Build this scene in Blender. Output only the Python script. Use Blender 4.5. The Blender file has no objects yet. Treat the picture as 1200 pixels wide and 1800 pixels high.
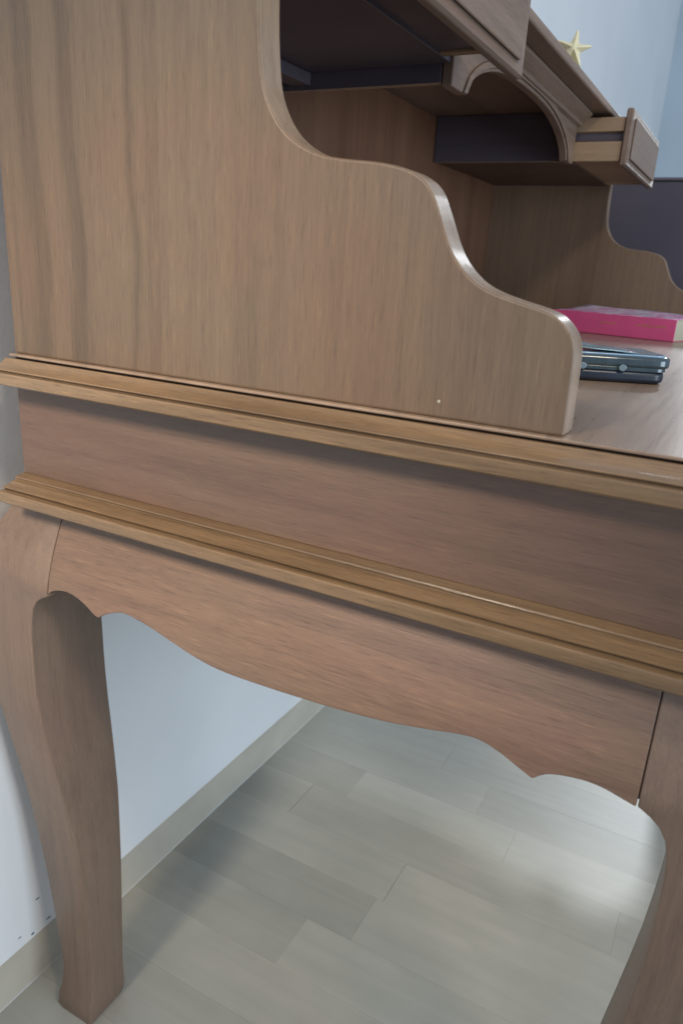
import bpy, bmesh, math, random
from mathutils import Vector, Matrix, noise
random.seed(7)
S = bpy.context.scene
Z0 = 0.875                      # camera height above the floor (m)
# ------------------------------------------------------------------ camera
ROW = [[0.876205, 0.478499, 0.057478], [0.199569, -0.251686, -0.947009], [-0.438676, 0.841245, -0.316022]]
cam = bpy.data.cameras.new('camera'); co = bpy.data.objects.new('camera', cam); S.collection.objects.link(co)
r, d, f = (Vector(v) for v in ROW)
mw = Matrix((r, -d, -f)).transposed().to_4x4(); mw.translation = Vector((0, -.45, Z0)); co.matrix_world = mw
cam.sensor_width = 36; cam.sensor_fit = 'AUTO'; cam.lens = 1303.33/1800*36; cam.clip_start = .02; cam.clip_end = 60
cam.dof.use_dof = True; cam.dof.focus_distance = .68; cam.dof.aperture_fstop = 9.5
S.camera = co
# ------------------------------------------------------------------ world and lamps
w = bpy.data.worlds.new('World'); S.world = w; w.use_nodes = True
bg = w.node_tree.nodes['Background']; bg.inputs[0].default_value = (.68, .80, 1.0, 1); bg.inputs[1].default_value = .58
def lamp(name, loc, target, size, power, col, shape='DISK'):
    l = bpy.data.lights.new(name, 'AREA'); l.shape = shape; l.size = size; l.energy = power; l.color = col
    o = bpy.data.objects.new(name, l); S.collection.objects.link(o); o.location = loc
    o.rotation_euler = (Vector(target) - Vector(loc)).to_track_quat('-Z', 'Y').to_euler(); return o
sp = bpy.data.lights.new('key_lamp', 'SPOT'); sp.energy = 76; sp.color = (1, .86, .70); sp.shadow_soft_size = .13; sp.spot_size = math.radians(40); sp.spot_blend = 1
so = bpy.data.objects.new('key_lamp', sp); S.collection.objects.link(so); so.location = (-.45, -1.05, Z0+.62)
so.rotation_euler = (Vector((-.41, 0, Z0-.20))-so.location).to_track_quat('-Z', 'Y').to_euler()
fl = bpy.data.lights.new('far_lamp', 'SPOT'); fl.energy = 125; fl.color = (.90, .96, 1.0); fl.shadow_soft_size = .06; fl.spot_size = math.radians(46); fl.spot_blend = .8
fo_ = bpy.data.objects.new('far_lamp', fl); S.collection.objects.link(fo_); fo_.location = (.01, 3.1, 1.87)
fo_.rotation_euler = (Vector((-.18, .8, 0))-fo_.location).to_track_quat('-Z', 'Y').to_euler()
lamp('room_lamp', (1.1, -.75, Z0+1.45), (-.25, .4, Z0), .30, 12, (1, .80, .58))
lamp('window_light', (2.6, -.40, .95), (-.2, .30, .60), 1.5, 42, (.74, .87, 1.0), 'SQUARE')  # added cool fill for wall and leg faces, no actual window
S.view_settings.view_transform = 'Standard'; S.view_settings.look = 'None'; S.view_settings.exposure = .22; S.view_settings.gamma = 1

# ------------------------------------------------------------------ materials
def mat(name):
    m = bpy.data.materials.new(name); m.use_nodes = True
    nt = m.node_tree; return m, nt, nt.nodes['Principled BSDF']
def N(nt, t, **k):
    n = nt.nodes.new(t)
    for a, v in k.items():
        if a.startswith('i_'):
            key = a[2:]; n.inputs[int(key) if key.isdigit() else key.replace('_', ' ')].default_value = v
        else: setattr(n, a, v)
    return n
def ramp(nt, src, stops):
    r = nt.nodes.new('ShaderNodeValToRGB'); e = r.color_ramp.elements
    while len(e) < len(stops): e.new(.5)
    for el, (p, c) in zip(e, stops):
        el.position = p; el.color = (*c, 1) if len(c) == 3 else c
    nt.links.new(src, r.inputs[0]); return r.outputs[0]
def mul(nt, a, b, fac=1.0, mode='MULTIPLY'):
    m = nt.nodes.new('ShaderNodeMix'); m.data_type = 'RGBA'; m.blend_type = mode
    if isinstance(fac, float): m.inputs[0].default_value = fac
    else: nt.links.new(fac, m.inputs[0])
    nt.links.new(a, m.inputs[6])
    if isinstance(b, tuple): m.inputs[7].default_value = (*b, 1)
    else: nt.links.new(b, m.inputs[7])
    return m.outputs[2]
def simple(name, col, rough=.5, spec=.5, metal=0, var=.12, vscale=30, coat=0):
    m, nt, p = mat(name)
    tc = N(nt, 'ShaderNodeTexCoord'); n = N(nt, 'ShaderNodeTexNoise', i_Scale=vscale, i_Detail=5.0)
    nt.links.new(tc.outputs['Object'], n.inputs['Vector'])
    lo = tuple(c*(1-var) for c in col); hi = tuple(min(1, c*(1+var)) for c in col)
    nt.links.new(ramp(nt, n.outputs[0], [(.3, lo), (.7, hi)]), p.inputs['Base Color'])
    p.inputs['Roughness'].default_value = rough; p.inputs['Metallic'].default_value = metal
    p.inputs['Specular IOR Level'].default_value = spec; p.inputs['Coat Weight'].default_value = coat
    b = N(nt, 'ShaderNodeBump', i_Strength=.15, i_Distance=.001); nt.links.new(n.outputs[0], b.inputs['Height']); nt.links.new(b.outputs[0], p.inputs['Normal'])
    return m
def wood(name, axis, dark, mid, light, rough=.38, red=None, broad=9.0, stretch=.06, streaks=None, fleck=.5, coat=.0, off=0., spec=.5, dist=.35, bump=.22):
    """grain runs along `axis`; three colours of the varnished wood"""
    m, nt, p = mat(name)
    tc = N(nt, 'ShaderNodeTexCoord'); L = nt.links.new
    def mp(s, so, o=(0, 0, 0)):
        q = N(nt, 'ShaderNodeMapping'); sc = [s, s, s]; sc[axis] = so
        q.inputs['Scale'].default_value = sc; q.inputs['Location'].default_value = (o[0]+off, o[1]+off*.7, o[2]-off)
        L(tc.outputs['Object'], q.inputs['Vector']); return q.outputs[0]
    n1 = N(nt, 'ShaderNodeTexNoise', i_Scale=1.0, i_Detail=5.0, i_Roughness=.6, i_Distortion=dist); L(mp(broad, broad*stretch), n1.inputs['Vector'])
    n2 = N(nt, 'ShaderNodeTexNoise', i_Scale=1.0, i_Detail=6.0, i_Roughness=.7, i_Distortion=.2); L(mp(110, 3.2, (3, 1, 2)), n2.inputs['Vector'])
    n3 = N(nt, 'ShaderNodeTexNoise', i_Scale=1.0, i_Detail=3.0, i_Roughness=.7); L(mp(850, 42, (1, 5, 2)), n3.inputs['Vector'])
    n4 = N(nt, 'ShaderNodeTexNoise', i_Scale=1.0, i_Detail=3.0); L(mp(7, 5, (4, 4, 4)), n4.inputs['Vector'])
    c = ramp(nt, n1.outputs[0], [(.28, dark), (.46, mid), (.72, light)])
    if red:
        c = mul(nt, c, red, ramp(nt, n4.outputs[0], [(.42, (0, 0, 0)), (.70, (.75, .75, .75))]), 'MIX')
    c = mul(nt, c, ramp(nt, n2.outputs[0], [(.25, (.80, .79, .79)), (.5, (1, 1, 1)), (.75, (1.14, 1.12, 1.08))]))
    c = mul(nt, c, ramp(nt, n3.outputs[0], [(.30, (.52, .50, .50)), (.46, (1, 1, 1)), (.56, (1, 1, 1)), (.72, (1.55, 1.48, 1.30))]), fleck)
    if streaks:
        sx = N(nt, 'ShaderNodeSeparateXYZ'); L(tc.outputs['Object'], sx.inputs[0])
        nz = N(nt, 'ShaderNodeTexNoise', i_Scale=1.0, i_Detail=2.0); L(mp(2.5, 5, (7, 0, 0)), nz.inputs['Vector'])
        ma = N(nt, 'ShaderNodeMath', operation='MULTIPLY_ADD'); ma.inputs[1].default_value = .040; L(nz.outputs[0], ma.inputs[0]); L(sx.outputs[0], ma.inputs[2])
        mr = N(nt, 'ShaderNodeMapRange'); mr.inputs[1].default_value = -.60+.020; mr.inputs[2].default_value = -.05+.020; L(ma.outputs[0], mr.inputs[0])
        st = []
        for x, wd, k in streaks:
            pos = (x+.60)/.55; ww = wd/.55
            st += [(pos-ww, (1, 1, 1)), (pos-ww*.35, (k, k*.985, k*.98)), (pos+ww*.35, (k, k*.985, k*.98)), (pos+ww*.6, (1, 1, 1))]
        c = mul(nt, c, ramp(nt, mr.outputs[0], sorted(st)))
    L(c, p.inputs['Base Color'])
    rr = N(nt, 'ShaderNodeMapRange'); rr.inputs[3].default_value = rough-.05; rr.inputs[4].default_value = rough+.09; L(n2.outputs[0], rr.inputs[0]); L(rr.outputs[0], p.inputs['Roughness'])
    p.inputs['Coat Weight'].default_value = coat; p.inputs['Coat Roughness'].default_value = .12; p.inputs['Specular IOR Level'].default_value = spec
    ad = N(nt, 'ShaderNodeMath', operation='ADD'); L(n3.outputs[0], ad.inputs[0]); L(n2.outputs[0], ad.inputs[1])
    b = N(nt, 'ShaderNodeBump', i_Strength=bump, i_Distance=.0006); L(ad.outputs[0], b.inputs['Height']); L(b.outputs[0], p.inputs['Normal'])
    return m
STK = [(-.528, .016, .78), (-.486, .013, .76), (-.427, .006, .78), (-.404, .009, .92), (-.374, .006, .93), (-.300, .007, .95), (-.150, .014, .91)]
M = {}
M['veneer'] = wood('veneer_upright_grain', 2, (.110, .075, .048), (.136, .094, .060), (.158, .112, .072), red=(.155, .094, .057), streaks=STK, rough=.38, fleck=.65, broad=26, stretch=.02, dist=.05)
M['frieze'] = wood('red_brown_flat_grain', 0, (.100, .062, .043), (.136, .085, .059), (.164, .106, .075), rough=.36, red=(.155, .086, .062), broad=16, stretch=.12, fleck=.5, off=3.)
M['apron'] = wood('apron_wood', 0, (.132, .082, .052), (.182, .116, .076), (.214, .144, .098), rough=.40, red=(.19, .110, .076), broad=14, stretch=.22, fleck=.7, off=5.)
M['leg'] = wood('leg_wood', 2, (.142, .096, .067), (.188, .129, .090), (.22, .155, .110), rough=.42, red=(.180, .115, .085), broad=14, stretch=.22, fleck=.4, off=8.)
M['trim'] = wood('golden_moulding_wood', 0, (.122, .077, .042), (.185, .118, .064), (.245, .162, .092), rough=.24, broad=22, stretch=.08, fleck=.7, off=2.)
M['trimy'] = wood('moulding_wood_across', 1, (.13, .085, .060), (.18, .122, .088), (.23, .16, .118), rough=.5, broad=22, stretch=.08, fleck=.6, off=2.)
M['top'] = wood('lacquered_desktop_wood', 1, (.20, .135, .092), (.26, .182, .128), (.31, .222, .158), rough=.27, broad=20, stretch=.10, fleck=.2, bump=.06, off=4.)
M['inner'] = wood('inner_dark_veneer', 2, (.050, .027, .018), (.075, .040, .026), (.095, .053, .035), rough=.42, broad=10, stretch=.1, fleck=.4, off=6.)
M['pale'] = wood('drawer_side_wood', 0, (.26, .17, .10), (.32, .215, .13), (.38, .265, .165), rough=.5, broad=20, stretch=.1, fleck=.3, off=1.)
M['back'] = wood('back_board_veneer', 2, (.095, .044, .024), (.145, .070, .038), (.18, .092, .052), rough=.42, broad=10, stretch=.1, fleck=.4, off=6.)
M['dark'] = wood('dark_stained_wood', 0, (.070, .058, .072), (.090, .076, .094), (.11, .094, .11), rough=.4, broad=10, stretch=.1, fleck=.3, off=6.)  # same hutch wood, inner shade put into a darker, cooler colour
M['edge'] = wood('panel_edge_wood', 2, (.22, .155, .105), (.28, .205, .145), (.33, .25, .18), rough=.22, broad=30, stretch=.1, fleck=.3, off=1.)

# ------------------------------------------------------------------ helpers
def obj(name, me, m, parent=None, loc=None, smooth=False, bevel=0, seg=2, ang=35, kind=None):
    o = bpy.data.objects.new(name, me)
    if m is not None and not me.materials: me.materials.append(m)
    S.collection.objects.link(o)
    if parent is not None: o.parent = parent
    if loc: o.location = loc
    if smooth:
        for p in me.polygons: p.use_smooth = True
    if bevel:
        b = o.modifiers.new('bevel', 'BEVEL'); b.width = bevel; b.segments = seg; b.limit_method = 'ANGLE'; b.angle_limit = math.radians(ang)
        b.harden_normals = True
        for p in me.polygons: p.use_smooth = True
    if kind: o['kind'] = kind
    return o
def thing(name, label, cat, group=None):
    o = bpy.data.objects.new(name, None); S.collection.objects.link(o); o.empty_display_size = .05
    o['label'] = label; o['category'] = cat
    if group: o['group'] = group
    return o
def z(v): return v + Z0
def mesh(name, vs, fs):
    me = bpy.data.meshes.new(name); me.from_pydata([tuple(v) for v in vs], [], fs)
    bm = bmesh.new(); bm.from_mesh(me); bmesh.ops.recalc_face_normals(bm, faces=bm.faces); bm.to_mesh(me); bm.free(); return me
def box(x0, x1, y0, y1, z0, z1, name='box'):
    v = [(x, y, zz) for x in (x0, x1) for y in (y0, y1) for zz in (z0, z1)]
    return mesh(name, v, [(0, 1, 3, 2), (4, 6, 7, 5), (0, 4, 5, 1), (2, 3, 7, 6), (0, 2, 6, 4), (1, 5, 7, 3)])
def cat(pts, n=6, closed=False):
    out = []
    for i in range(len(pts)-1):
        p0 = Vector(pts[max(i-1, 0)]); p1 = Vector(pts[i]); p2 = Vector(pts[i+1]); p3 = Vector(pts[min(i+2, len(pts)-1)])
        for k in range(n):
            t = k/n; out.append(.5*((2*p1)+(p2-p0)*t+(2*p0-5*p1+4*p2-p3)*t*t+(3*p1-p0-3*p2+p3)*t**3))
    out.append(Vector(pts[-1])); return out
def smooth_pts(p, it=2):
    p = [Vector(q) for q in p]
    for _ in range(it):
        p = [p[0]]+[(p[i-1]+2*p[i]+p[i+1])/4 for i in range(1, len(p)-1)]+[p[-1]]
    return p
def prism(outline, axis, a, b, name='prism'):
    """outline in the two other axes, pushed from a to b along axis"""
    vs = []
    for t in (a, b):
        for (u, v) in outline:
            q = [u, v]; q.insert(axis, t); vs.append(q)
    n = len(outline); fs = [tuple(range(n)), tuple(range(2*n-1, n-1, -1))]+[(i, (i+1) % n, (i+1) % n+n, i+n) for i in range(n)]
    return mesh(name, vs, fs)
def sweep(profile, path, name='sweep'):
    """closed profile [(out, z)], run round path [(x, y)] with mitred corners; outward = right of the travel direction"""
    n = len(path); P = [Vector(p) for p in path]; vs = []
    for i in range(n):
        d1 = (P[i]-P[i-1]).normalized() if i else (P[1]-P[0]).normalized()
        d2 = (P[i+1]-P[i]).normalized() if i < n-1 else d1
        n1 = Vector((d1.y, -d1.x)); n2 = Vector((d2.y, -d2.x)); m_ = (n1+n2).normalized(); m_ /= m_.dot(n1)
        for (o_, zz) in profile: vs.append((P[i].x+m_.x*o_, P[i].y+m_.y*o_, zz))
    k = len(profile); fs = []
    for i in range(n-1):
        for j in range(k): fs.append((i*k+j, i*k+(j+1) % k, (i+1)*k+(j+1) % k, (i+1)*k+j))
    fs += [tuple(range(k)), tuple(range(n*k-1, (n-1)*k-1, -1))]
    return mesh(name, vs, fs)

XR, XF, W1, W2 = -.570, .030, 1.252, 1.276        # rear and front of the desk body, far hutch side
ZT = -.0907
# ------------------------------------------------------------------ setting: floor, walls, skirting
mf, nt, p = mat('laminate_floor')
tc = N(nt, 'ShaderNodeTexCoord'); oi = N(nt, 'ShaderNodeObjectInfo')
mp_ = N(nt, 'ShaderNodeMapping'); mp_.inputs['Scale'].default_value = (5, 60, 5); nt.links.new(tc.outputs['Object'], mp_.inputs[0])
ofs = N(nt, 'ShaderNodeVectorMath', operation='ADD'); nt.links.new(mp_.outputs[0], ofs.inputs[0])
sc_ = N(nt, 'ShaderNodeMath', operation='MULTIPLY'); sc_.inputs[1].default_value = 40; nt.links.new(oi.outputs['Random'], sc_.inputs[0]); nt.links.new(sc_.outputs[0], ofs.inputs[1])
nn = N(nt, 'ShaderNodeTexNoise', i_Scale=1.0, i_Detail=6.0, i_Distortion=.4); nt.links.new(ofs.outputs[0], nn.inputs['Vector'])
n5 = N(nt, 'ShaderNodeTexNoise', i_Scale=9.0, i_Detail=3.0); nt.links.new(tc.outputs['Object'], n5.inputs['Vector'])
c1 = ramp(nt, nn.outputs[0], [(.3, (.365, .365, .320)), (.7, (.405, .40, .352))])
c1 = mul(nt, c1, ramp(nt, oi.outputs['Random'], [(0, (.86, .86, .85)), (.35, (.95, .95, .95)), (1, (1.02, 1.02, 1.01))]))
c1 = mul(nt, c1, ramp(nt, n5.outputs[0], [(.3, (.93, .93, .93)), (.7, (1.05, 1.05, 1.05))]))
nt.links.new(c1, p.inputs['Base Color']); p.inputs['Roughness'].default_value = .42
b_ = N(nt, 'ShaderNodeBump', i_Strength=.12, i_Distance=.0006); nt.links.new(nn.outputs[0], b_.inputs['Height']); nt.links.new(b_.outputs[0], p.inputs['Normal'])
m_joint = simple('floor_joint', (.33, .33, .295), .8)
floor = obj('floor', box(-.75, 3.2, -2.6, 4.4, -.03, -.009), m_joint, kind='structure')
def plank_mesh(L, w_, name):
    g = .00010; me = box(g, L-g, g, w_-g, -.009, 0, name); return me
lens = [.28, .36, .44, .52]; pm = {}
pw = .083
for row in range(-8, 44):
    y0 = .262+row*pw
    x = -.63-random.uniform(0, .25)
    if row == 0: x = -.318-.44
    k0 = True
    while x < (1.25 if row < 22 else .9):
        L = random.choice(lens)
        if row == 0 and k0: L = .44
        k0 = False
        x1 = x+L; xs = max(x, -.636); Lr = round(x1-xs, 3)
        if Lr < .03: x = x1; continue
        if Lr not in pm:
            pm[Lr] = plank_mesh(Lr, pw, 'plank'); pm[Lr].materials.append(mf)
        o = bpy.data.objects.new('plank', pm[Lr]); S.collection.objects.link(o); o.parent = floor; o.location = (xs, y0, random.uniform(-.00012, .00012))
        x = x1
def wall_mat(name, col):
    m, nt, p = mat(name); tc = N(nt, 'ShaderNodeTexCoord')
    a = N(nt, 'ShaderNodeTexNoise', i_Scale=3.0, i_Detail=3.0); b = N(nt, 'ShaderNodeTexNoise', i_Scale=140.0, i_Detail=4.0)
    nt.links.new(tc.outputs['Object'], a.inputs['Vector']); nt.links.new(tc.outputs['Object'], b.inputs['Vector'])
    c = ramp(nt, a.outputs[0], [(.3, tuple(v*.92 for v in col)), (.7, col)])
    nt.links.new(c, p.inputs['Base Color']); p.inputs['Roughness'].default_value = .55
    bb = N(nt, 'ShaderNodeBump', i_Strength=.18, i_Distance=.001); nt.links.new(b.outputs[0], bb.inputs['Height']); nt.links.new(bb.outputs[0], p.inputs['Normal']); return m
mw_ = wall_mat('painted_wall', (.82, .84, .84))
wl = obj('wall', box(-.75, -.63, -2.6, 4.4, 0, 2.7), mw_, kind='structure')
wf = obj('far_wall', box(-.63, 3.2, 4.0, 4.12, 0, 2.7), wall_mat('painted_far_wall', (.50, .60, .66)), kind='structure')
# skirting with a rounded top and slightly uneven sealed edge
m_sk = simple('skirting_laminate', (.50, .465, .385), .38, var=.08, vscale=14)
prof = [(0, .001), (.012, .001), (.012, .052), (.0105, .060), (.007, .065), (0, .067)]
sk = obj('skirting_board', sweep([(a, b) for a, b in prof], [(-.6298, 3.998), (-.6298, -2.6)]), m_sk, kind='structure', smooth=False, bevel=.0006)
m_sc = simple('dark_scuff', (.10, .12, .17), .8)
for (yy, zz, a, b) in ((.017, .118, .0030, .0012), (-.012, .083, .0022, .001), (.006, .0725, .0024, .0016), (.030, .0755, .0035, .0012), (.043, .079, .0016, .001)):
    o = obj('scuff_mark', mesh('scuff', [(.0, yy+a*math.cos(t*.7854)*(1+.3*math.sin(t*2.1)), zz+b*math.sin(t*.7854)) for t in range(8)]+[(.0006, yy, zz)], [(i, (i+1) % 8, 8) for i in range(8)]), m_sc, wl, loc=(-.6299, 0, 0))

# ------------------------------------------------------------------ DESK
desk = thing('writing_desk', 'brown wooden desk with curved legs, scalloped apron and golden mouldings by the wall', 'desk')
top = obj('desktop', prism([(XR, -.006), (XF-.0+.006, -.006), (XF+.006, W2+.006), (XR, W2+.006)], 2, z(ZT)-.0022, z(ZT)), M['top'], desk, bevel=.0007, seg=2)
board0 = obj('desktop_core', box(XR, XF-.001, .0005, W2-.0005, z(ZT)-.0120, z(ZT)-.0023), None, desk)
def trimprof(pts, inner=-.03):
    pts = [(a, z(b)) for a, b in pts]; return [(inner, pts[0][1]), *pts, (inner, pts[-1][1])]
up = [(.0030, -.0950), (.0075, -.0950), (.0080, -.0940), (.0100, -.0940), (.0125, -.0962), (.0155, -.0984), (.0190, -.1000), (.0228, -.1010), (.0245, -.1013), (.0250, -.1020), (.0246, -.1026), (.0225, -.1028), (.0225, -.1042), (.0292, -.1036), (.0308, -.1036), (.0317, -.1044), (.0318, -.1066), (.0314, -.1125), (.0300, -.1138), (.0285, -.1140)]
lo = [(0, -.2005), (.0100, -.2020), (.0108, -.2030), (.0100, -.2040), (.0100, -.2052), (.0130, -.2054), (.0145, -.2060), (.0170, -.2072), (.0205, -.2080), (.0235, -.2083), (.0247, -.2088), (.0243, -.2096), (.0220, -.2098), (.0220, -.2113), (.0290, -.2109), (.0305, -.2110), (.0314, -.2118), (.0316, -.2140), (.0312, -.2200), (.0300, -.2212), (.0285, -.2214)]
path = [(XR, 0), (XF, 0), (XF, W2), (XR, W2)]
for nm, pr in (('top_moulding', up), ('lower_moulding', lo)):
    o = obj(nm, sweep(trimprof(pr), path), M['trim'], desk)
    for q in o.data.polygons: q.use_smooth = True
    o.data.materials.append(M['trimy'])
    es = o.modifiers.new('edge_split', 'EDGE_SPLIT'); es.split_angle = math.radians(24)
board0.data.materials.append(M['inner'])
def board(nm, x0, x1, y0, y1, z0, z1, m, par, bv=.001):
    return obj(nm, box(x0, x1, y0, y1, z(z0), z(z1)), m, par, bevel=bv)
board('frieze_board', XR, XF, 0, .02, -.2004, -.1141, M['frieze'], desk, .0004)
board('frieze_board', XR, XF, W2-.02, W2, -.2004, -.1141, M['frieze'], desk, .0004)
board('frieze_board', XF-.02, XF-.001, .021, W2-.021, -.2004, -.1141, M['frieze'], desk, .0004)
board('frieze_board', XR, XR+.018, .021, W2-.021, -.2004, -.1141, M['frieze'], desk, .0004)
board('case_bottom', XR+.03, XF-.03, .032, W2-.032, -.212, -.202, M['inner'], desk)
def yap(zz):                                    # bombe face of apron and leg tops
    s = min(1, max(0, (-.234-zz)/.086)); return -.0240*math.sin(s*math.pi/2)
cx = -.264
JX = -.5225
AL = [(JX, -.3050), (-.518, -.3005), (-.511, -.2980), (-.504, -.2965), (-.497, -.2963), (-.490, -.2973), (-.482, -.2993), (-.475, -.3022), (-.469, -.3053), (-.4635, -.3085), (-.459, -.3095)]
AM = [(-.459, -.3095), (-.448, -.3030), (-.434, -.2980), (-.426, -.2975), (-.417, -.2985), (-.401, -.3012), (-.377, -.3072), (-.347, -.3145), (-.318, -.3178), (-.274, -.3172), (-.243, -.3158), (-.213, -.3140), (-.178, -.3105), (-.145, -.3050), (-.125, -.3010), (-.109, -.2995), (-.094, -.3030), (-.081, -.3085), (-.0695, -.3135)]
AR = [(-.0695, -.3135), (-.062, -.3075), (-.055, -.3050), (-.048, -.3035), (-.036, -.3022), (-.025, -.3030), (-.016, -.3050), (2*cx-JX, -.3075)]
low = [(q.x, q.y) for q in (cat(AL, 3)[:-1]+cat(AM, 4)[:-1]+cat(AR, 4))]
def apron_mesh(xs_scale=1.0, xoff=0., th=.022):
    nz = 14; vs = []; fs = []; ncol = len(low)
    for side in (0, 1):
        for (x, zb) in low:
            for k in range(nz+1):
                zz = -.2155+(zb+.2155)*k/nz
                vs.append(((x-cx)*xs_scale+xoff, .018 if side else yap(zz), z(zz)))
    st = ncol*(nz+1)
    for i in range(ncol-1):
        for k in range(nz):
            a = i*(nz+1)+k; b = a+nz+1
            fs.append((a, a+1, b+1, b)); fs.append((st+a, st+b, st+b+1, st+a+1))
        a = i*(nz+1)+nz; b = a+nz+1; fs.append((a, st+a, st+b, b))
        a = i*(nz+1); b = a+nz+1; fs.append((a, b, st+b, st+a))
    for i in (0, ncol-1):
        for k in range(nz):
            a = i*(nz+1)+k; fs.append((a, st+a, st+a+1, a+1))
    return mesh('apron', vs, fs)
o = obj('apron', apron_mesh(1, cx), M['apron'], desk, bevel=.0011, seg=3, ang=50)
o = obj('apron', apron_mesh(1, 0), M['apron'], desk, bevel=.0016, seg=2, ang=50); o.location = (cx, W2, 0); o.rotation_euler = (0, 0, math.pi)
LS = (W2-.10)/.5175
o = obj('apron', apron_mesh(LS, 0), M['apron'], desk, bevel=.0016, seg=2, ang=50); o.location = (XF, W2/2, 0); o.rotation_euler = (0, 0, math.pi/2)
board('rear_apron', XR+.002, XR+.02, .075, W2-.075, -.27, -.2155, M['apron'], desk)
m_joint_shadow = simple('joint_shadow_glue', (.035, .022, .017), .8)
for sg, jx in ((1, JX), (-1, 2*cx-JX)):                              # recessed strip, shadow line of the apron-leg joint painted dark
    rows = [-.2165-.0862*k/14 for k in range(15)]; vs = []
    for zz in rows:
        for xx, yy in ((jx-sg*.0012, yap(zz)+.0020), (jx+sg*.0024, yap(zz)+.0020), (jx+sg*.0024, .012), (jx-sg*.0012, .012)): vs.append((xx, yy, z(zz)))
    fs = [(4*i+j, 4*i+(j+1) % 4, 4*i+4+(j+1) % 4, 4*i+4+j) for i in range(14) for j in range(4)]+[(0, 1, 2, 3), (56, 57, 58, 59)]
    obj('glue_joint', mesh('glue_joint', vs, fs), m_joint_shadow, desk)
# cabriole leg: rows of z, Xo, Xi, Yo, Yi
LX = JX-.0008
LEG = [(-.2155, -.587, LX, 0, .058), (-.234, -.590, LX, 0, .058), (-.242, -.594, LX, None, .058), (-.250, -.599, LX, None, .058), (-.258, -.604, LX, None, .059), (-.266, -.608, LX, None, .060), (-.275, -.612, LX, None, .061), (-.285, -.6155, LX, None, .062), (-.295, -.618, LX, None, .062),
 (-.3068, -.620, LX-.0001, None, .062), (-.3083, -.6205, -.5265, None, .062), (-.3108, -.6208, -.5312, None, .0625), (-.3155, -.6215, -.5372, None, .063), (-.324, -.622, -.5425, -.0240, .063), (-.334, -.6225, -.5450, -.0243, .0635), (-.348, -.6225, -.5465, -.0246, .064), (-.361, -.6225, -.5472, -.0248, .064),
 (-.392, -.620, -.5475, -.0247, .065), (-.415, -.6165, -.5470, -.0242, .065), (-.438, -.612, -.5460, -.0230, .065), (-.471, -.604, -.5437, -.0205, .065), (-.506, -.5985, -.5400, -.0170, .0645), (-.543, -.595, -.5355, -.0125, .063), (-.581, -.5930, -.5305, -.0075, .0605), (-.620, -.5915, -.5268, -.0035, .057), (-.667, -.587, -.5240, -.0010, .054), (-.717, -.582, -.5228, .0006, .0515), (-.760, -.5765, -.5228, .0006, .050), (-.790, -.5725, -.5230, .0002, .0495),
 (-.815, -.5705, -.5235, -.0008, .049), (-.835, -.5720, -.5235, -.0030, .049), (-.852, -.5760, -.5230, -.0060, .0495), (-.867, -.5770, -.5240, -.0070, .0490), (-.8748, -.5745, -.5265, -.0050, .0470)]
LEG = [(a, b, c, yap(a) if d_ is None else d_, e) for a, b, c, d_, e in LEG]
def leg_mesh():
    ch = .0013; vs = []; fs = []; m = 12
    for (zz, xo, xi, yo, yi) in LEG:
        ring = []
        for (cx_, cy_, a0) in ((xo+ch, yo+ch, 180), (xi-ch, yo+ch, 270), (xi-ch, yi-ch, 0), (xo+ch, yi-ch, 90)):
            for t in (0, 45, 90):
                a = math.radians(a0+t); ring.append((cx_+ch*math.cos(a), cy_+ch*math.sin(a), z(zz)))
        vs += ring
    for i in range(len(LEG)-1):
        for j in range(m): fs.append((i*m+j, i*m+(j+1) % m, (i+1)*m+(j+1) % m, (i+1)*m+j))
    fs += [tuple(range(m)), tuple(range(len(LEG)*m-1, (len(LEG)-1)*m-1, -1))]
    return mesh('leg', vs, fs)
lm = leg_mesh()
def flip(me, fx, fy):
    m2 = me.copy()
    for v in m2.vertices:
        if fx: v.co.x = 2*cx-v.co.x
        if fy: v.co.y = W2-v.co.y
    if fx != fy: m2.flip_normals()
    return m2
for fx in (0, 1):
    for fy in (0, 1):
        o = obj('leg', flip(lm, fx, fy), M['leg'], desk, smooth=True)
        es = o.modifiers.new('edge_split', 'EDGE_SPLIT'); es.split_angle = math.radians(50)

# ------------------------------------------------------------------ HUTCH
hutch = thing('desk_hutch', 'wooden hutch with S-curved side panels, an arch and small drawers, on the desk', 'hutch')
SP = [(-.316, .255), (-.3155, .20), (-.3150, .15), (-.3130, .124), (-.3110, .110), (-.3075, .100), (-.302, .090), (-.294, .0805), (-.284, .0735), (-.273, .0685), (-.260, .0650), (-.243, .0630), (-.227, .0618), (-.211, .0592), (-.2005, .0560), (-.1925, .0515), (-.1865, .0450), (-.1820, .0360), (-.1782, .0280), (-.1745, .0195), (-.169, .0095), (-.1615, .0010), (-.152, -.0062), (-.140, -.0112), (-.123, -.0155), (-.110, -.0185), (-.1015, -.0220), (-.0950, -.0275), (-.0905, -.0345), (-.0885, -.0440), (-.0882, -.0640), (-.0880, ZT)]
SP2 = smooth_pts(cat(SP, 4), 2)
outl = [(XR, ZT), (XR, .255)]+[(q.x, q.y) for q in SP2]
outl = [(a, z(b)+(.0002 if b < -.09 else 0)) for a, b in outl]
def panel(y0, y1):
    o = obj('side_panel', prism(outl, 1, y0, y1), M['veneer'], hutch, bevel=.0018, seg=3, ang=40)
    o.data.materials.append(M['edge'])
    for q in o.data.polygons:
        if abs(q.normal.y) < .5: q.material_index = 1
    return o
panel(0, .0245)
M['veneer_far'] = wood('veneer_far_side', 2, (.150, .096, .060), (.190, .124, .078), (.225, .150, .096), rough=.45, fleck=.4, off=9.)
o = panel(W1, W2); o.data.materials[0] = M['veneer_far']
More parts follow.
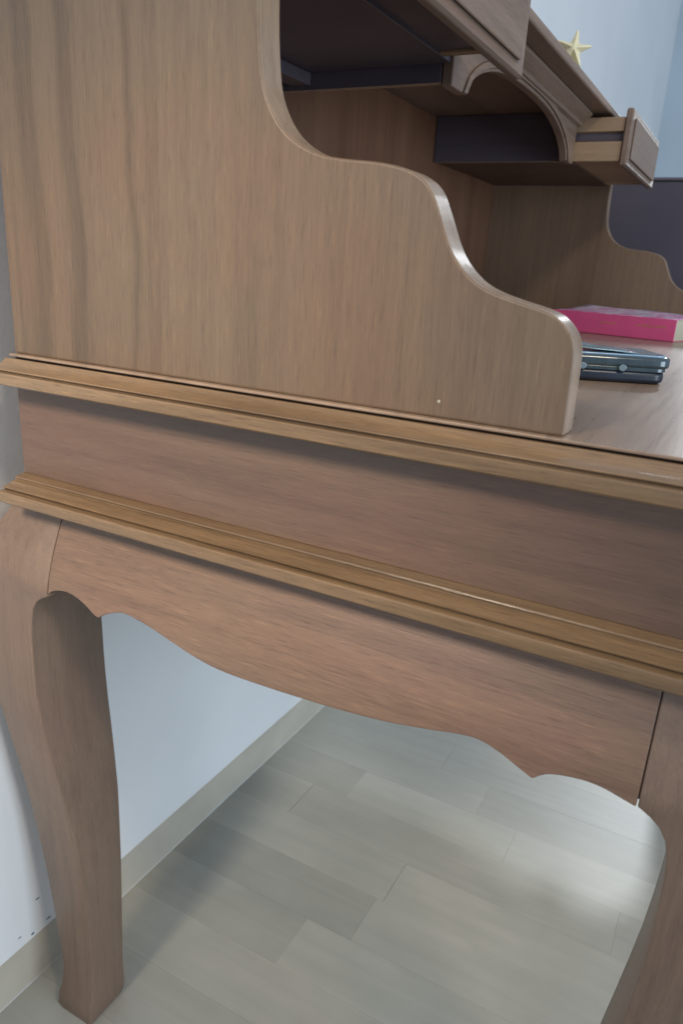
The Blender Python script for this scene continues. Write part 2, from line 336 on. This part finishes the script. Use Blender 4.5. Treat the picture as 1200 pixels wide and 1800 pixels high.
chip = obj('chip', mesh('chip', [(-.0011, 0, -.0007), (.0008, 0, -.0010), (.0010, 0, .0006), (.0001, 0, .0012), (-.0008, 0, .0006), (0, -.0004, 0)], [(0, 1, 5), (1, 2, 5), (2, 3, 5), (3, 4, 5), (4, 0, 5)]), simple('bare_chip', (.42, .38, .32), .7), hutch, loc=(-0.169, -.0001, z(-0.08)))
board('back_panel', XR+.001, XR+.009, .0250, W1-.0005, ZT+.0003, .2545, M['back'], hutch)
board('top_shelf', XR, -.272, -.012, W2+.012, .2555, .2675, M['trimy'], hutch, .003)
DA, DB = .345, .905
for (y0, y1) in ((DA, DA+.010), (DB-.010, DB)):
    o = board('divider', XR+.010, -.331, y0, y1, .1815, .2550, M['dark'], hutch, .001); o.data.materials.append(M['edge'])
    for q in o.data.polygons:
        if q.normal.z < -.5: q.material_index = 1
board('drawer_case_bottom', XR+.010, -.322, .0250, DA-.0005, .1990, .2060, M['dark'], hutch)  # left underside takes the shade-darkened wood
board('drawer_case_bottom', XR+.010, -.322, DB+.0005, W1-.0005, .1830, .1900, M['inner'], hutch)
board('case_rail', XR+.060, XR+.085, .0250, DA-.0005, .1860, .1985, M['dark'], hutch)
# arched fascia between the dividers
ya, yb = .388, .862; yc = (ya+yb)/2
arch = []
for i in range(41):
    u = -1+2*i/40; arch.append((yc+u*(ya-yb)/-2, .1780+.0510*(1-abs(u)**2.6)**.62))
fo = [(DA, .1780), (DA, .2550), (DB, .2550), (DB, .1780)]
outa = [(a, z(b)) for a, b in (fo+[(p_[0], p_[1]) for p_ in reversed(arch)])]
obj('arched_fascia', prism(outa, 0, -.3305, -.3180), M['trimy'], hutch, bevel=.002, seg=2)
rim = []
def offs(k): return [(yc+(a-yc)*(1+k/((yb-ya)/2)), .178+(b-.178)*(1+k/.051)) for a, b in arch]
A_, B_ = offs(.004), offs(.013)
obj('arch_bead', prism([(a, z(b)) for a, b in A_]+[(a, z(b)) for a, b in reversed(B_)], 0, -.3178, -.3150), M['trimy'], hutch, bevel=.0012, seg=2)
crown = [(0, .2545), (.020, .2545), (.020, .2505), (.016, .2480), (.012, .2440), (.008, .2420), (.006, .2400), (.0055, .2360), (0, .2340)]
o = obj('crown_moulding', prism([(-.3178+a, z(b)) for a, b in crown], 1, DA, DB+.004), M['trimy'], hutch, bevel=.0005)
# fix axis order: prism(axis=1) takes (x, z)
def drawer(y0, y1, mb, zb=.1835):
    d_ = obj('drawer', box(-.560+.03, -.2480, y0+.014, y1-.014, z(zb+.0025), z(zb+.0065)), mb, hutch)      # its bottom board carries the rest
    g = [(0, zb), (0, .2125), (.008, .2140), (.008, .2260), (0, .2275), (0, .2480), (.012, .2480), (.012, zb)]
    for s, yy in ((1, y0+.0015), (-1, y1-.0015)):
        obj('drawer_side', prism([(yy+s*a, z(b)) for a, b in g], 0, -.54, -.2455), M['pale'], d_, bevel=.0012)
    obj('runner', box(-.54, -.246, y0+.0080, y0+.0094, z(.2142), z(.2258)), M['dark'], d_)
    obj('drawer_back', box(-.5395, -.53, y0+.016, y1-.016, z(zb+.007), z(.245)), M['pale'], d_)
    # front: rounded ends, proud panel face
    fp = [(-.2450, .1765), (-.2450, .2600), (-.2350, .2600), (-.2335, .2570), (-.2335, .1790), (-.2350, .1765)]
    obj('drawer_front', prism([(a, z(b)) for a, b in fp], 1, y0-.002, y1+.002), M['trimy'], d_, bevel=.003, seg=3)
    obj('front_field', box(-.2333, -.2305, y0+.018, y1-.018, z(.188), z(.2485)), M['trimy'], d_, bevel=.0025, seg=2)
    return d_
drawer(DB+.004, DB+.004+.325, M['pale'])
ld = drawer(DA-.016-.310, DA-.016, M['dark'], .2000); ld.location.x = -.008  # left drawer bottom also in the shade-darkened wood

# ------------------------------------------------------------------ BOOK
m_cover, nt, p = mat('pink_book_cover')
tc = N(nt, 'ShaderNodeTexCoord'); n_ = N(nt, 'ShaderNodeTexNoise', i_Scale=14.0, i_Detail=2.0, i_Distortion=2.5); nt.links.new(tc.outputs['Object'], n_.inputs['Vector'])
nt.links.new(ramp(nt, n_.outputs[0], [(.36, (.72, .18, .44)), (.50, (.84, .46, .70)), (.55, (.85, .76, .85)), (.66, (.42, .30, .50))]), p.inputs['Base Color']); p.inputs['Roughness'].default_value = .25
m_spine = simple('magenta_spine', (.84, .13, .32), .35, var=.06)
m_pages, nt, p = mat('book_pages'); tc = N(nt, 'ShaderNodeTexCoord'); mp2 = N(nt, 'ShaderNodeMapping'); mp2.inputs['Scale'].default_value = (3, 3, 1100); nt.links.new(tc.outputs['Object'], mp2.inputs[0])
n_ = N(nt, 'ShaderNodeTexNoise', i_Scale=1.0, i_Detail=3.0); nt.links.new(mp2.outputs[0], n_.inputs['Vector']); nt.links.new(ramp(nt, n_.outputs[0], [(.3, (.42, .41, .30)), (.7, (.58, .56, .42))]), p.inputs['Base Color']); p.inputs['Roughness'].default_value = .8
m_gold = simple('gold_lettering', (.62, .30, .10), .35)
book = thing('book', 'thick book with a magenta spine and glossy lavender cover on the desktop', 'book')
book.location = (-.1145, .9165, z(ZT)+.0004); book.rotation_euler = (0, 0, math.radians(180-13.5))
# local: +x along the spine to the left, -y away from the camera (the spine is the y=0 face)
BL, BD, BH = .222, .150, .0365
obj('page_block', box(.0025, BL-.0025, -BD+.003, -.0015, .0009, BH-.0012), m_pages, book)
obj('spine', box(0, BL, -.0013, 0, .0006, BH-.0004), m_spine, book, bevel=.0005)
obj('back_cover', box(0, BL, -BD, -.0014, 0, .0006), m_spine, book)
nx, ny = 14, 10; vs = []
for k in (0, 1):
    for i in range(nx+1):
        for j in range(ny+1):
            u, v = i/nx, j/ny
            lift = .008*(u**1.5)*(v**1.6)+.0035*v*v*math.sin(3.2*u+.4)**2
            vs.append((u*BL, -v*BD, BH-.0010+lift+k*.0006))
fs = []; st = (nx+1)*(ny+1)
for i in range(nx):
    for j in range(ny):
        a = i*(ny+1)+j; b = a+ny+1; fs += [(a, b, b+1, a+1), (st+a, st+a+1, st+b+1, st+b)]
for i in range(nx):
    for j in (0, ny): a = i*(ny+1)+j; b = a+ny+1; fs.append((a, b, st+b, st+a))
for j in range(ny):
    for i in (0, nx): a = i*(ny+1)+j; fs.append((a, a+1, st+a+1, st+a))
obj('front_cover', mesh('front_cover', vs, fs), m_cover, book, smooth=True)
for (x0, n_c, h, zc) in ((.016, 11, .0042, .0205), (.100, 7, .0030, .0200)):    # blurred gold print, too small to read
    vs, fs = [], []
    for k in range(n_c):
        xa = x0+k*.0047; xb = xa+random.uniform(.0016, .0034); ha = h*random.uniform(.6, 1)
        i0 = len(vs); vs += [(xa, .0002, zc), (xb, .0002, zc), (xb, .0002, zc+ha), (xa, .0002, zc+ha*random.uniform(.6, 1))]; fs.append((i0, i0+1, i0+2, i0+3))
    obj('gold_print', mesh('print', vs, fs), m_gold, book)

# ------------------------------------------------------------------ BLUE CASE
case = thing('zip_case', 'dark teal case with a light blue rim and clear snaps on the desktop', 'case')
case.location = (-.0590, .3135, z(ZT)+.0003); case.rotation_euler = (0, 0, math.radians(180+26))
m_navy = simple('navy_shell', (.012, .020, .035), .30, var=.3); m_teal = simple('teal_plastic', (.024, .048, .062), .18, var=.35, vscale=60, coat=.6)
m_rim_highlight = simple('pale_blue_rim', (.28, .44, .60), .16, var=.15, vscale=40, coat=.6); m_clear = simple('clear_snap', (.12, .18, .22), .2, var=.2, coat=.8)
m_film = simple('pale_blue_film', (.20, .34, .40), .22, var=.45, vscale=70, coat=.4)
def rrect(x0, x1, y0, y1, rr, n=5):
    out = []
    for (cx_, cy_, a0) in ((x1-rr, y1-rr, 0), (x0+rr, y1-rr, 90), (x0+rr, y0+rr, 180), (x1-rr, y0+rr, 270)):
        for t in range(n+1):
            a = math.radians(a0+90*t/n); out.append((cx_+rr*math.cos(a), cy_+rr*math.sin(a)))
    return out
def slab(nm, x0, x1, y0, y1, z0, z1, m, rr=.008, bv=.002, parent=case):
    return obj(nm, prism(rrect(x0, x1, y0, y1, rr), 2, z0, z1), m, parent, bevel=bv, seg=3, ang=50)
slab('lower_shell', .004, .165, -.085, -.0008, 0, .0120, m_navy, rr=.012, bv=.0045)
slab('middle_sleeve', .003, .164, -.084, -.0012, .0110, .0150, m_teal, rr=.011, bv=.0008)
slab('upper_shell', .0, .166, -.086, 0, .0135, .0252, m_teal, rr=.013, bv=.0042)
slab('rim', .0045, .161, -.081, -.0040, .0250, .0262, m_rim_highlight, rr=.010, bv=.0005)  # pale strip, top edge highlight painted as colour
vs = []; nx, ny = 16, 6                                             # crumpled film lying on the case, lifted towards its far end
for k in (0, 1):
    for i in range(nx+1):
        for j in range(ny+1):
            u, v = i/nx, j/ny
            vs.append((.030+.130*u, -.012-.066*v, .0264+.0115*u**1.4+.0022*math.sin(9*u+5*v)*u+.0014*math.sin(17*u-4*v)*u+k*.0006))
fs = []; st = (nx+1)*(ny+1)
for i in range(nx):
    for j in range(ny):
        a = i*(ny+1)+j; b = a+ny+1; fs += [(a, b, b+1, a+1), (st+a, st+a+1, st+b+1, st+b)]
for i in range(nx):
    for j in (0, ny): a = i*(ny+1)+j; b = a+ny+1; fs.append((a, b, st+b, st+a))
for j in range(ny):
    for i in (0, nx): a = i*(ny+1)+j; fs.append((a, a+1, st+a+1, st+a))
obj('top_film', mesh('top_film', vs, fs), m_film, case, smooth=True)
for x in (.047, .084):
    for nm, rr_, dy in (('snap', .0038, .0014),):
        o = obj(nm, prism([(x+rr_*math.cos(t*math.pi/10), .0140+rr_*.85*math.sin(t*math.pi/10)) for t in range(20)], 1, -.0005, .0022), m_clear, case, bevel=.0010, seg=2)

# ------------------------------------------------------------------ ORNAMENT on the hutch
orn = thing('star_ornament', 'small pale yellow ornament with pointed arms standing on top of the hutch', 'ornament')
orn.location = (-.298, .700, z(.2677)); orn.rotation_euler = (0, math.radians(16), math.radians(15)); orn.scale = (.85, 1.2, .80)
m_orn = simple('cream_ceramic', (.72, .66, .42), .35, var=.1)
bm = bmesh.new()
ring = []
for i in range(10):
    a = math.radians(90+36*i+8); rr_ = (.036 if i % 2 == 0 else .0125)
    ring.append(Vector((rr_*math.cos(a), 0, .034+rr_*math.sin(a))))
fv = bm.verts.new((0, -.011, .034)); bv_ = bm.verts.new((0, .011, .034))
rv = [bm.verts.new(q) for q in ring]
for i in range(10):
    bm.faces.new((rv[i], rv[(i+1) % 10], fv)); bm.faces.new((rv[(i+1) % 10], rv[i], bv_))
me = bpy.data.meshes.new('star'); bm.to_mesh(me); bm.free()
o = obj('star_body', me, m_orn, orn, bevel=.002, seg=3, ang=15)
obj('foot', prism(rrect(-.014, .014, -.009, .009, .006), 2, 0, .006), m_orn, orn, bevel=.0015)

# ------------------------------------------------------------------ DARK SCREEN beyond the desk
cab = thing('screen_panel', 'flat dark purple grey panel standing beyond the far end of the desk', 'panel')
m_cab = simple('dark_grey_purple_paint', (.075, .065, .085), .45, var=.10, vscale=6)
obj('panel_board', box(-.60, .46, 1.452, 1.480, .765, z(.2160)), m_cab, cab, bevel=.003)
obj('top_rail', box(-.605, .465, 1.446, 1.486, z(.2163), z(.2230)), simple('top_rail_paint', (.11, .10, .12), .35), cab, bevel=.002)
for x in (-.595, .42):
    obj('post', box(x, x+.03, 1.452, 1.480, 0.0005, .7645), m_cab, cab, bevel=.002)
